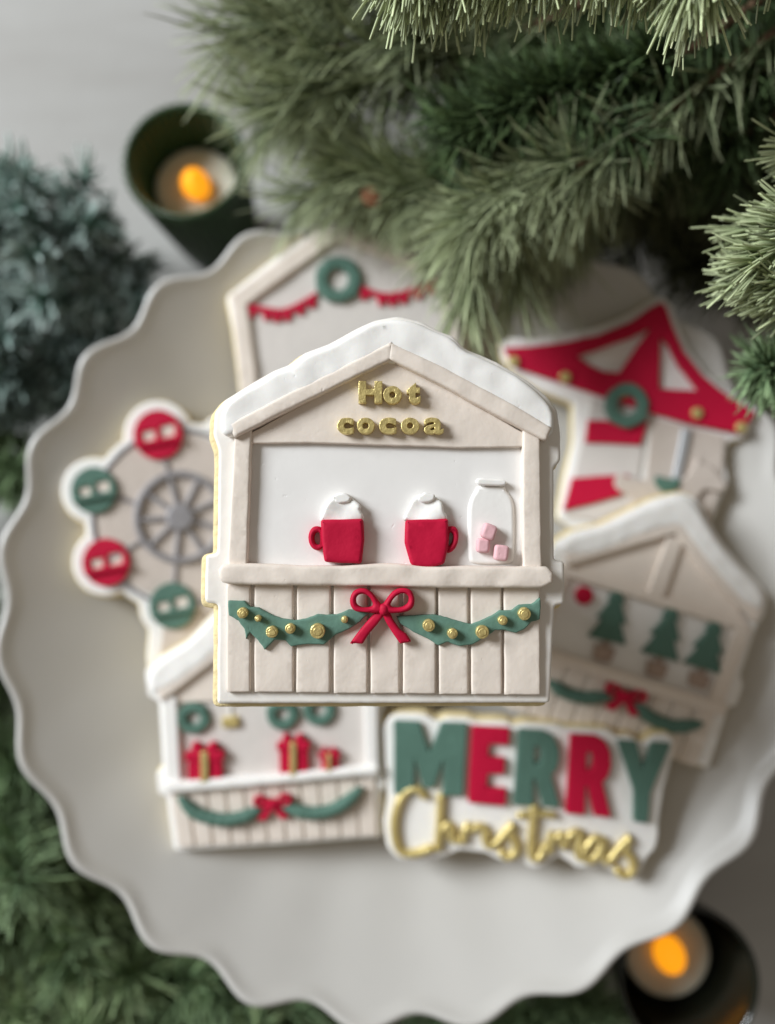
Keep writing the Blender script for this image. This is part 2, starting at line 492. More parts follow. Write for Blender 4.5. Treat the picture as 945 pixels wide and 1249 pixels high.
    mug([(494.5, 634), (547, 632.5), (547.5, 660), (546, 672), (542, 688), (528, 692), (514, 692.5), (501, 689), (493.5, 662)],
        [(544, 642), (555, 641), (560, 648), (559, 662), (553, 673), (543, 676)], [(547, 650), (552, 649), (554, 655), (551, 664), (546, 667)],
        [(493, 637), (492, 627), (498, 617), (503, 609), (514, 602), (525, 601), (534, 608), (541, 615), (542, 623), (546, 628), (546, 637)],
        circ(521, 607, 10.5, 6.5, 18, .3))
    jb = [(582, 592), (616, 592), (618, 598), (625, 606), (628.5, 620), (628.5, 680), (624, 689), (575, 689), (570.5, 680), (570.5, 620), (574, 606), (580, 598)]
    j = piece(F, 'jar', jb, 0.0002, 0.0014, M['jar'], e, 0.0011, smooth=2, seg=5)
    piece(F, 'jar_rim', [(580, 586), (584, 582.5), (600, 584), (615, 584.5), (619, 588.5), (616, 593), (600, 592.5), (584, 592)], 0.0008, 0.0028, M['white'], j, 0.0006, smooth=2, seg=5)
    for cx, cy, s, rot, z in ((589.6, 665.5, 8.2, .08, .0), (597, 648.5, 8.6, .35, .0009), (612, 674.5, 8.8, .12, .0006)):
        q = [(cx + (u * math.cos(rot) - v * math.sin(rot)) * s, cy + (u * math.sin(rot) + v * math.cos(rot)) * s * 1.1) for u, v in ((-1, -1), (1, -1), (1, 1), (-1, 1))]
        piece(F, 'marshmallow', q, 0.0016, 0.0036 + z, M['pink'], j, 0.0008, soft=0.0010, seg=4)
    # lettering in gold
    S = 0.0022
    def letter(ch, x0, y0, x1, y1, off=0.055):
        cu = bpy.data.curves.new('letter', 'FONT'); cu.body = ch; cu.extrude = 0.16; cu.bevel_depth = 0.022; cu.offset = off; cu.bevel_resolution = 2
        tmp = bpy.data.objects.new('letter', cu); COL.objects.link(tmp)
        dg = bpy.context.evaluated_depsgraph_get()
        me = bpy.data.meshes.new_from_object(tmp.evaluated_get(dg))
        bpy.data.objects.remove(tmp); bpy.data.curves.remove(cu)
        co = np.empty(len(me.vertices) * 3); me.vertices.foreach_get('co', co); co = co.reshape(-1, 3)
        lo, hi = co.min(0), co.max(0)
        a = np.array(F.loc(x0, y1, 0.004)); b = np.array(F.loc(x1, y0, 0.004))
        u = (co - lo) / (hi - lo)
        co[:, 0] = a[0] + u[:, 0] * (b[0] - a[0]); co[:, 1] = a[1] + u[:, 1] * (b[1] - a[1])
        co[:, 2] = 0.0017 + u[:, 2] * 0.0026
        for i in range(len(co)):
            v = mnoise.noise_vector(Vector(co[i] * 700)); co[i, :2] += np.array((v.x, v.y)) * 0.00010
        me.vertices.foreach_set('co', co.ravel()); me.update()
        me.materials.clear(); me.materials.append(M['gold'])
        o = bpy.data.objects.new('letter', me); COL.objects.link(o); o.parent = e
        o['label'] = 'gold letter ' + ch
    for ch, x0, y0, x1, y1, off in (('H', 437, 465, 466, 491.5, .045), ('o', 467.5, 471, 490, 492.5, .035), ('t', 496, 466.5, 513, 492.5, .045),
                               ('c', 411, 509.5, 431.5, 529.5, .032), ('o', 435, 509.5, 457, 529.5, .032), ('c', 462, 509.5, 483.5, 529.5, .032),
                               ('o', 489, 509.5, 511.5, 529.5, .032), ('a', 517, 509.5, 541, 529.5, .008)):
        letter(ch, x0, y0, x1, y1, off)
    # garland
    gl = [(278, 733), (297, 733), (305, 740), (316, 741), (330, 749), (345, 755), (360, 757.5), (372, 755), (388, 750), (410, 750), (425, 743), (452, 746),
          (440, 759), (425, 768), (408, 776), (395, 786), (375, 785), (355, 789), (347, 782), (335, 781), (322, 793), (315, 781), (304, 772), (300, 780), (297, 768), (291, 757), (279, 751)]
    g1 = piece(F, 'garland', gl, 0.0012, 0.0029, M['sage'], e, 0.0004, jit=0.0003, step=0.0005, sag=0.0002)
    gr = [(484, 752), (515, 750), (530, 749), (545, 753), (560, 758), (575, 762), (588, 756), (600, 752), (610, 744), (624, 744), (634, 738), (648, 736), (659, 729),
          (659, 755), (648, 758), (640, 768), (630, 772), (617, 770), (604, 769), (592, 777), (575, 786), (562, 788), (546, 784), (535, 788), (520, 779), (505, 771), (488, 761)]
    g2 = piece(F, 'garland', gr, 0.0012, 0.0029, M['sage'], e, 0.0004, jit=0.0003, step=0.0005, sag=0.0002)
    for g, lst in ((g1, ((295, 748, 6.6), (314, 754.5, 4), (331, 771, 7.2), (353.5, 767, 6.3), (387, 770, 9.3), (420, 756, 4.3))),
                   (g2, ((523, 763, 7.6), (552, 773, 6.3), (588.5, 771, 8.2), (613.5, 757, 5.8), (640, 749, 7.8)))):
        for x, y, r in lst:
            b_ = piece(F, 'bead', circ(x, y, r, r, 20, .06), 0.0028, 0.0047, M['gold'], g, 0.0003)
            piece(F, 'bead_centre', circ(x + .3, y + .3, r * .62, r * .62, 16, .15), 0.0045, 0.0049, M['gold'], b_, 0.0002)
    # bow
    bow = piece(F, 'bow', [(462, 739), (468, 736), (474, 739), (474, 748), (468, 752), (462, 749)], 0.0026, 0.0058, M['red'], e, 0.0012, smooth=1, seg=5)
    tails = ([(460, 745), (470, 748), (460, 762), (450, 774), (442, 786), (434, 785), (426, 785.5), (437, 771), (448, 758)],
             [(465, 747), (474, 744), (480, 757), (488, 768), (496, 774), (502, 783), (495, 784.5), (488, 786), (479, 773), (471, 760)])
    for q in tails: piece(F, 'bow_tail', q, 0.0026, 0.0043, M['red'], bow, 0.0007, jit=0.0001, soft=0.0004, sag=0.0003)
    lo = [(466, 747), (457, 748.5), (445, 747), (434, 747), (427.5, 741), (426, 731), (430, 722), (437, 718), (446, 718), (455, 724), (461, 733), (467, 740)]
    lh = [(456, 739), (449, 741.5), (440, 741.5), (434, 737), (434, 729), (439, 724.5), (446, 725), (452, 730)]
    ro = [(466, 747), (475, 748.5), (487, 748.5), (499, 746), (505, 740), (506, 730), (503, 721), (495, 717.5), (485, 718), (476, 724), (470, 733), (465, 740)]
    rh = [(475, 739.5), (484, 742), (492, 740.5), (498, 736), (499, 728), (494, 724), (487, 724.5), (480, 730)]
    piece(F, 'bow_loop', lo, 0.0028, 0.0052, M['red'], bow, 0.0009, holes=[lh], smooth=2, seg=4, jit=0.0001)
    piece(F, 'bow_loop', ro, 0.0028, 0.0054, M['red'], bow, 0.0009, holes=[rh], smooth=2, seg=4, jit=0.0001)
    return e
build_hero()
# the hidden rest that carries the raised cookie
bz = 0.1435 - FT - BT - 0.0015
c = at(478, 665, 0.09); 
o = lathe('upturned_cup', [(0.0, 0.118), (0.020, 0.118), (0.0225, 0.1165), (0.0235, 0.112), (0.028, 0.0105), (0.0284, 0.0082), (0.026, 0.0082), (0.0215, 0.110), (0.0, 0.112)], M['cup'])
o.location = (c.x, c.y, 0); o.scale = (1, 1, 1)
for v in o.data.vertices:
    if v.co.z > 0.1: v.co.z += (bz - 0.118) + 0.0010
tag(o, 'small white cup turned upside down under the Hot cocoa cookie', 'cup')

def bow_small(F, e, cx, cy, s, h, rot=0):
    c_, s_ = math.cos(R(rot)), math.sin(R(rot))
    def tr(p): return [(cx + (x * c_ - y * s_) * s, cy + (x * s_ + y * c_) * s) for x, y in p]
    b = piece(F, 'bow', tr(circ(0, 0, .16, .18, 14)), h, h + 0.0030, M['red'], e, 0.001, seg=4)
    for sx in (-1, 1):
        piece(F, 'bow_loop', tr([(sx * x, y) for x, y in ((0.02, 0), (.25, -.30), (.55, -.38), (.75, -.22), (.72, .02), (.45, .10), (.2, .1))]), h, h + 0.0024, M['red'], b, 0.0009,
              holes=[tr([(sx * x, y) for x, y in ((.25, -.06), (.40, -.20), (.56, -.20), (.58, -.08), (.42, -.02))])], smooth=2, seg=4)
        piece(F, 'bow_tail', tr([(sx * x, y) for x, y in ((.0, .0), (.18, .05), (.62, .52), (.45, .56), (.32, .62), (.02, .2))]), h, h + 0.0018, M['red'], b, 0.0006)
def wreath(F, e, cx, cy, ro, ri, h, tilt=1.0):
    n = 40; P = [(cx + math.cos(i / n * 2 * math.pi) * (ro + ri) / 2, cy + math.sin(i / n * 2 * math.pi) * (ro + ri) / 2 * tilt) for i in range(n)]
    w = (ro - ri) / 2
    outp, inp = [], []
    for i in range(56):
        a = i / 56 * 2 * math.pi
        k = ro * (1 + random.uniform(-.04, .05)); k2 = ri * (1 + random.uniform(-.08, .08))
        outp.append((cx + math.cos(a) * k, cy + math.sin(a) * k * tilt)); inp.append((cx + math.cos(a) * k2, cy + math.sin(a) * k2 * tilt))
    return piece(F, 'wreath', outp, h, h + 0.0024, M['green'], e, 0.0009, holes=[inp], seg=4, sag=0.0003)

def build_gift_stall():
    F = Frame(325, 900, 0.0400, 7, -1)
    e = cookie('stall_cookie', F, 'market stall cookie with green wreaths and red gift boxes, overlapping the ferris wheel cookie', 'stall cookies')
    out = [(176, 818), (200, 799), (228, 783), (254, 755), (290, 722), (318, 706), (350, 720), (390, 752), (432, 786), (462, 812), (474, 832), (470, 856), (464, 872), (466, 935), (471, 940), (469, 962), (464, 966),
           (466, 1022), (340, 1031), (212, 1039), (206, 1000), (203, 972), (193, 970), (190, 943), (198, 938), (193, 856), (180, 850)]
    base(F, e, out, soft=0.0015, grow=2)
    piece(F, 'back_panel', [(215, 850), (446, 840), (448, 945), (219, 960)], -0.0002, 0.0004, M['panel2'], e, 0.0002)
    piece(F, 'gable_panel', [(205, 838), (318, 745), (448, 824), (448, 846), (210, 858)], 0.0001, 0.0016, M['beige'], e, 0.0004)
    piece(F, 'post', [(196, 850), (215, 850), (221, 965), (203, 966)], 0.0001, 0.0028, M['white'], e, 0.0008)
    piece(F, 'post', [(443, 838), (460, 836), (461, 950), (446, 950)], 0.0001, 0.0028, M['white'], e, 0.0008)
    piece(F, 'snow_roof', [(178, 822), (200, 801), (229, 785), (255, 757), (291, 724), (318, 708), (350, 722), (390, 754), (431, 788), (461, 814), (472, 834), (466, 850), (452, 842), (318, 745), (262, 800), (230, 826), (190, 848), (181, 845)],
          0.0, 0.0042, M['white'], e, 0.0022, smooth=2, seg=5, sag=0.0003)
    piece(F, 'rafter', [(190, 842), (318, 738), (320, 752), (262, 806), (196, 856)], 0.0010, 0.0040, M['beige'], e, 0.0008)
    piece(F, 'rafter', [(318, 738), (462, 838), (458, 850), (317, 752)], 0.0010, 0.0040, M['beige'], e, 0.0008)
    n = 11
    for i in range(n):
        u0, u1 = i / n + .006, (i + 1) / n - .006
        top = lambda u: (206 + u * 252, 966 - u * 18); bot = lambda u: (216 + u * 245, 1034 - u * 15)
        piece(F, 'plank', [top(u0), top(u1), bot(u1), bot(u0)], -0.0002, 0.0013, M['beige'], e, 0.0005)
    piece(F, 'counter', [(199, 955), (330, 946), (461, 934), (462, 945), (330, 958), (200, 969)], 0.0004, 0.0046, M['white'], e, 0.0012, smooth=0, seg=4, sag=0.0003)
    for cx, cy in ((235, 877), (344, 872), (389, 867)): wreath(F, e, cx, cy, 20, 8, 0.0002, .95)
    tg = piece(F, 'hanging_tag', [(270, 876), (290, 874), (291, 887), (271, 889)], 0.0002, 0.0022, M['gold'], e, 0.0005, soft=0.0008)
    piece(F, 'tag_string', [(279, 858), (282, 858), (282, 877), (279, 877)], 0.0001, 0.0012, M['white'], tg, 0.0003)
    for x0, y0, x1, y1 in ((226, 922, 271, 955), (338, 910, 376, 948), (389, 922, 413, 943)):
        w = x1 - x0; mx = (x0 + x1) / 2
        b = piece(F, 'gift_box', [(x0 + 2, y0), (x1 - 2, y0 - 2), (x1, y1 - 3), (x0 + 3, y1)], 0.0003, 0.0034, M['red'], e, 0.0007, soft=0.0006)
        piece(F, 'lid', [(x0 - 1, y0 - w * .08), (x1 + 1, y0 - w * .08 - 2), (x1 + 1, y0 + w * .14), (x0 - 1, y0 + w * .16)], 0.0006, 0.0041, M['red'], b, 0.0006, soft=0.0006)
        piece(F, 'ribbon', [(mx - w * .10, y0 - w * .09), (mx + w * .10, y0 - w * .10), (mx + w * .10, y1 - .5), (mx - w * .09, y1)], 0.0012, 0.0046, M['gold'], b, 0.0004)
        for s in (-1, 1):
            piece(F, 'ribbon_loop', [(mx, y0 - w * .06), (mx + s * w * .12, y0 - w * .34), (mx + s * w * .34, y0 - w * .36), (mx + s * w * .36, y0 - w * .14), (mx + s * w * .18, y0 - w * .02)], 0.0006, 0.0038, M['red'], b, 0.0009, smooth=2, seg=4)
    rope(F, 'garland', [(221, 975), (240, 992), (272, 1000), (298, 996), (316, 987)], 0.0030, 0.0026, M['green'], e, bumpy=.12)
    rope(F, 'garland', [(348, 984), (372, 991), (398, 990), (420, 980), (439, 963)], 0.0030, 0.0026, M['green'], e, bumpy=.12)
    bow_small(F, e, 332, 982, 33, 0.0022, -4)
build_gift_stall()

def build_tree_stall():
    F = Frame(795, 775, 0.0430, 6, -1)
    e = cookie('stall_cookie', F, 'market stall cookie with three green pine trees and a red ball, tucked behind the lettering', 'stall cookies')
    # in the stall's own upright frame: a along the beam, b down the post, from the pixel of the left end of the beam
    O = (680, 684); A = (0.956, 0.296); B = (-0.335, 0.942)
    def uv(lst): return [(O[0] + A[0] * a + B[0] * b, O[1] + A[1] * a + B[1] * b) for a, b in lst]
    out = [(676, 662), (700, 648), (735, 640), (770, 622), (800, 608), (830, 601), (848, 606), (862, 630), (880, 660), (905, 690), (930, 715), (938, 732), (933, 752), (924, 764), (903, 825), (908, 836), (898, 862), (889, 862),
           (865, 938), (740, 898), (610, 858), (632, 790), (622, 782), (632, 752), (644, 752), (666, 690)]
    base(F, e, out, soft=0.0018, grow=2.5)
    piece(F, 'back_panel', uv([(12, 6), (238, 6), (240, 112), (14, 112)]), -0.0002, 0.0004, M['panel'], e, 0.0002)
    piece(F, 'gable_panel', uv([(8, 2), (130, -88), (244, 4), (244, 16), (8, 16)]), 0.0001, 0.0014, M['beige'], e, 0.0004)
    piece(F, 'beam', uv([(6, 4), (246, 4), (246, 15), (6, 15)]), 0.0006, 0.0028, M['beige'], e, 0.0006)
    piece(F, 'king_post', uv([(117, -70), (137, -70), (137, 6), (117, 6)]), 0.0008, 0.0030, M['beige'], e, 0.0006)
    piece(F, 'post', uv([(2, 10), (20, 10), (20, 118), (2, 118)]), 0.0001, 0.0027, M['beige'], e, 0.0006)
    piece(F, 'post', uv([(232, 8), (250, 8), (250, 120), (232, 120)]), 0.0001, 0.0027, M['beige'], e, 0.0006)
    piece(F, 'snow_roof', [(679, 664), (702, 650), (736, 642), (770, 625), (800, 611), (830, 604), (846, 609), (860, 632), (878, 662), (903, 692), (928, 717), (935, 733), (930, 748), (905, 736), (872, 700), (836, 652), (826, 640), (780, 655), (730, 678), (690, 680)],
          0.0, 0.0043, M['white'], e, 0.0023, smooth=2, seg=5, sag=0.0003)
    piece(F, 'rafter', [(688, 676), (760, 652), (828, 633), (834, 648), (765, 668), (692, 690)], 0.0010, 0.0040, M['beige'], e, 0.0008)
    piece(F, 'rafter', [(828, 633), (880, 694), (930, 746), (922, 760), (872, 712), (824, 650)], 0.0010, 0.0040, M['beige'], e, 0.0008)
    for i in range(9):
        a0, a1 = i / 9 * 244 + 3, (i + 1) / 9 * 244 - .5
        piece(F, 'plank', uv([(a0, 112), (a1, 112), (a1, 190), (a0, 190)]), -0.0002, 0.0013, M['beige'], e, 0.0005)
    piece(F, 'counter', uv([(-6, 106), (256, 106), (256, 122), (-6, 122)]), 0.0004, 0.0042, M['beige'], e, 0.0009, sag=0.0003)
    piece(F, 'ball', circ(713.5, 727, 11.5, 11.5, 24), 0.0002, 0.0030, M['red'], e, 0.0015, seg=5)
    for ax, ay, bx, by in ((757, 713, 741, 782), (824, 734, 806, 802), (877, 752, 858, 816)):
        def q(lst):
            dx, dy = bx - ax, by - ay; L = math.hypot(dx, dy); ux, uy = dx / L, dy / L
            return [(ax + ux * v * L + uy * w, ay + uy * v * L - ux * w) for w, v in lst]
        half = [(0, 0), (6, .16), (11, .30), (7, .32), (14, .52), (19, .64), (12, .66), (18, .84), (24, 1.0)]
        tr = piece(F, 'pine_tree_motif', q([(w, v) for w, v in half] + [(-w, v) for w, v in half[::-1]]), 0.0003, 0.0026, M['green'], e, 0.0008, soft=0.0005, seg=4, sag=0.0004)
        piece(F, 'trunk', q([(4, .98), (4, 1.14), (-4, 1.14), (-4, .98)]), 0.0002, 0.0016, M['brown'], tr, 0.0004)
        piece(F, 'sack', q([(13, 1.10), (11, 1.36), (-11, 1.36), (-13, 1.10)]), 0.0003, 0.0026, M['brown'], tr, 0.0007, soft=0.001)
    rope(F, 'garland', [(672, 833), (690, 845), (714, 851), (742, 849)], 0.0030, 0.0026, M['green'], e, bumpy=.15)
    rope(F, 'garland', [(778, 862), (795, 876), (822, 886), (853, 883)], 0.0030, 0.0026, M['green'], e, bumpy=.15)
    bow_small(F, e, 764, 850, 36, 0.0022, 14)
build_tree_stall()

def build_banner_stall():
    F = Frame(420, 420, 0.0400, 7, 1.5)
    e = cookie('stall_cookie', F, 'plain gabled stall cookie with a red bunting and a green wreath, lying under pine needles', 'stall cookies')
    out = [(276, 361), (330, 318), (384, 279), (412, 268), (440, 272), (500, 300), (556, 330), (562, 345), (574, 470), (584, 580), (440, 600), (310, 615), (296, 500), (284, 400)]
    base(F, e, out, soft=0.002, grow=3)
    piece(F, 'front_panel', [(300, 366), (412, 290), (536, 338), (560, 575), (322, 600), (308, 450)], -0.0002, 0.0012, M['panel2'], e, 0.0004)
    piece(F, 'rafter', [(280, 360), (386, 284), (414, 273), (414, 292), (394, 304), (300, 372)], 0.0004, 0.0034, M['beige'], e, 0.0009, sag=0.0003)
    piece(F, 'rafter', [(414, 273), (500, 303), (556, 333), (550, 348), (495, 322), (414, 292)], 0.0004, 0.0034, M['beige'], e, 0.0009, sag=0.0003)
    piece(F, 'post', [(281, 364), (301, 366), (312, 450), (322, 604), (304, 606), (292, 470)], 0.0004, 0.0032, M['beige'], e, 0.0009, sag=0.0003)
    piece(F, 'post', [(540, 345), (557, 343), (574, 575), (558, 577)], 0.0004, 0.0032, M['beige'], e, 0.0009)
    def bunting(pts, nf):
        P = spline([Vector((x, y, 0)) for x, y in pts], 8)
        band = [(p.x, p.y - 4) for p in P] + [(p.x, p.y + 4) for p in P[::-1]]
        b = piece(F, 'bunting', band, 0.0010, 0.0026, M['red'], e, 0.0005)
        for k in range(nf):
            i = int((k + .5) / nf * (len(P) - 1)); p = P[i]
            piece(F, 'pennant', [(p.x - 6, p.y + 1), (p.x + 6, p.y + 1), (p.x + 4.5, p.y + 12), (p.x - 3, p.y + 13)], 0.0010, 0.0024, M['red'], b, 0.0005)
    bunting([(301, 374), (325, 378), (345, 380), (366, 371), (386, 359)], 6)
    bunting([(440, 351), (465, 360), (487, 359), (510, 352), (532, 342)], 6)
    wreath(F, e, 412, 340, 28, 13, 0.0012)
build_banner_stall()

def polar_union(cx, cy, shapes, n=220):
    """outline of a union of discs (x,y,r) and polygons seen from one centre"""
    out = []
    for i in range(n):
        a = i / n * 2 * math.pi; d = Vector((math.cos(a), math.sin(a))); best = 0
        for s in shapes:
            if len(s) == 3 and not hasattr(s[0], '__len__'):
                c_ = Vector((s[0] - cx, s[1] - cy)); b = c_.dot(d); disc = b * b - c_.length_squared + s[2] ** 2
                if disc > 0: best = max(best, b + math.sqrt(disc))
            else:
                for k in range(len(s)):
                    p, q = Vector(s[k - 1]) - Vector((cx, cy)), Vector(s[k]) - Vector((cx, cy))
                    den = d.x * (q.y - p.y) - d.y * (q.x - p.x)
                    if abs(den) < 1e-9: continue
                    t_ = (p.x * (q.y - p.y) - p.y * (q.x - p.x)) / den; u = (p.x * d.y - p.y * d.x) / den
                    if t_ > 0 and 0 <= u <= 1: best = max(best, t_)
        out.append((cx + d.x * best, cy + d.y * best))
    return out

def build_wheel():
    F = Frame(215, 640, 0.0335, 0.5, 8.0)
    e = cookie('ferris_wheel_cookie', F, 'ferris wheel cookie with red and green gondolas and a grey spoked wheel')
    hub = (219, 630.5)
    gon = [(192.5, 530, 30, 'red'), (114, 598, 28, 'green'), (129, 686, 29, 'red'), (210, 739, 28, 'green')]
    hid = [(300, 705), (324, 616), (280, 545)]
    sh = [(hub[0], hub[1], 116)] + [(x, y, r + 12) for x, y, r, _ in gon] + [(x, y, 42) for x, y in hid] + [[(195, 740), (178, 800), (185, 830), (300, 830), (290, 740)]]
    o_ = polar_union(*hub, sh)
    base(F, e, chaikin(o_, 1), soft=0, grow=2.5)
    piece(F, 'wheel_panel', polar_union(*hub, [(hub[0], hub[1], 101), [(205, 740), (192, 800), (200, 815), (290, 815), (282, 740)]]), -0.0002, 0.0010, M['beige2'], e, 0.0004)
    piece(F, 'outer_ring', circ(*hub, 109, 109, 90), 0.0004, 0.0017, M['grey'], e, 0.0004, holes=[circ(*hub, 104.5, 104.5, 90)])
    w = piece(F, 'wheel', circ(*hub, 57, 57, 64), 0.0008, 0.0032, M['grey'], e, 0.0007, holes=[circ(*hub, 49, 49, 64)])
    piece(F, 'hub', circ(*hub, 17, 17, 28), 0.0008, 0.0040, M['grey'], w, 0.0010)
    for k in range(9):
        a = R(104 + k * 40); ux, uy = math.cos(a), -math.sin(a)
        q = [(hub[0] + ux * r - uy * s * 3, hub[1] + uy * r + ux * s * 3) for r, s in ((12, -1), (53, -1), (53, 1), (12, 1))]
        piece(F, 'spoke', q, 0.0007, 0.0025, M['grey'], w, 0.0005)
    for x, y, r, c_ in gon:
        dx, dy = x - hub[0], y - hub[1]; L = math.hypot(dx, dy); ux, uy = dx / L, dy / L
        q = [(hub[0] + ux * t_ - uy * s * 2.2, hub[1] + uy * t_ + ux * s * 2.2) for t_, s in ((52, -1), (L, -1), (L, 1), (52, 1))]
        piece(F, 'arm', q, 0.0006, 0.0020, M['grey'], e, 0.0004)
        g = piece(F, 'gondola', circ(x, y, r, r * 1.02, 40), 0.0008, 0.0028, M[c_], e, 0.0006,
                  holes=[[(x - r * .68, y - r * .10), (x - r * .14, y - r * .22), (x - r * .10, y + r * .18), (x - r * .60, y + r * .30)],
                         [(x + r * .08, y - r * .34), (x + r * .66, y - r * .46), (x + r * .70, y + r * .02), (x + r * .12, y + r * .16)]], jit=0.0001)
        for wq in ([(x - r * .74, y - r * .16), (x - r * .14, y - r * .30), (x - r * .10, y + r * .24), (x - r * .64, y + r * .38)],
                   [(x + r * .06, y - r * .36), (x + r * .68, y - r * .48), (x + r * .72, y + r * .04), (x + r * .10, y + r * .18)]):
            piece(F, 'window', wq, 0.0006, 0.0019, M['beige'], g, 0.0003)
        piece(F, 'seat_rail', [(x - r * .95, y + r * .38), (x + r * .95, y + r * .06), (x + r * .96, y + r * .24), (x - r * .88, y + r * .56)], 0.0020, 0.0044, M[c_], g, 0.0007)
build_wheel()

def build_carousel():
    F = Frame(775, 500, 0.0395, 8.0, -7.0)
    e = cookie('carousel_cookie', F, 'carousel tent cookie with red striped roof, green wreath and a tan reindeer')
    out = [(609, 420), (618, 411), (650, 413), (686, 408), (730, 398), (768, 382), (795, 364), (808, 360), (818, 370), (826, 392), (840, 425), (860, 452), (885, 475), (915, 495), (928, 505), (922, 515),
           (908, 536), (888, 538), (884, 560), (890, 590), (880, 606), (868, 640), (840, 668), (720, 662), (680, 632), (690, 580), (700, 540), (700, 492), (660, 476), (628, 456), (614, 440)]
    base(F, e, out, soft=0.002, grow=2)
    roof = [(614, 424), (650, 422), (686, 417), (730, 408), (768, 393), (795, 374), (807, 368), (813, 374), (820, 396), (834, 428), (856, 456), (880, 476), (922, 503), (915, 513), (903, 529),
            (868, 522), (830, 514), (785, 500), (736, 484), (690, 468), (650, 455), (627, 447)]
    t1 = [(704, 434), (735, 424), (768, 412), (795, 399), (776, 424), (756, 454), (738, 453), (722, 446)]
    t2 = [(806, 410), (815, 420), (828, 446), (852, 476), (828, 475), (805, 473)]
    rf = piece(F, 'tent_roof', roof, 0.0002, 0.0030, M['red'], e, 0.0008, holes=[t1, t2], jit=0.00015)
    for x, y in ((689.5, 459.5), (851, 503.5), (905, 521), (626, 440), (760, 478)):
        piece(F, 'bead', circ(x, y, 7, 7, 18), 0.0026, 0.0046, M['gold'], rf, 0.0006)
    wreath(F, rf, 765, 494, 27, 12, 0.0028)
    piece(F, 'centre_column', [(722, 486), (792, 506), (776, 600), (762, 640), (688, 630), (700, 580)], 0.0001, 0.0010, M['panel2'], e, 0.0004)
    piece(F, 'stripe', [(717, 512), (791, 514), (781, 543), (745, 541), (714, 540)], 0.0005, 0.0024, M['red'], e, 0.0006)
    piece(F, 'stripe', [(698, 583), (735, 580), (768, 579), (759, 604), (725, 614), (687, 623)], 0.0005, 0.0024, M['red'], e, 0.0006)
    piece(F, 'side_panel', [(796, 510), (884, 532), (880, 590), (866, 640), (782, 640)], 0.0000, 0.0008, M['beige2'], e, 0.0003)
    piece(F, 'pole', [(832, 522), (844, 524), (828, 600), (817, 598)], 0.0005, 0.0026, M['silver'], e, 0.0008, seg=4)
    d = piece(F, 'reindeer', [(757, 577), (768, 583), (782, 585), (800, 584), (822, 586), (838, 582), (846, 568), (852, 556), (858, 566), (866, 566), (872, 572), (884, 586), (888, 594), (880, 601), (868, 598), (858, 597), (850, 612), (838, 622), (830, 650), (822, 650), (818, 626), (790, 624), (780, 650), (772, 648), (774, 620), (768, 604), (756, 600), (748, 592), (750, 581)],
              0.0006, 0.0028, M['beige2'], e, 0.0009, smooth=1, seg=4)
    piece(F, 'saddle', [(798, 579), (815, 584), (831, 583), (829, 596), (812, 602), (800, 594)], 0.0022, 0.0040, M['green'], d, 0.0007, smooth=1)
build_carousel()

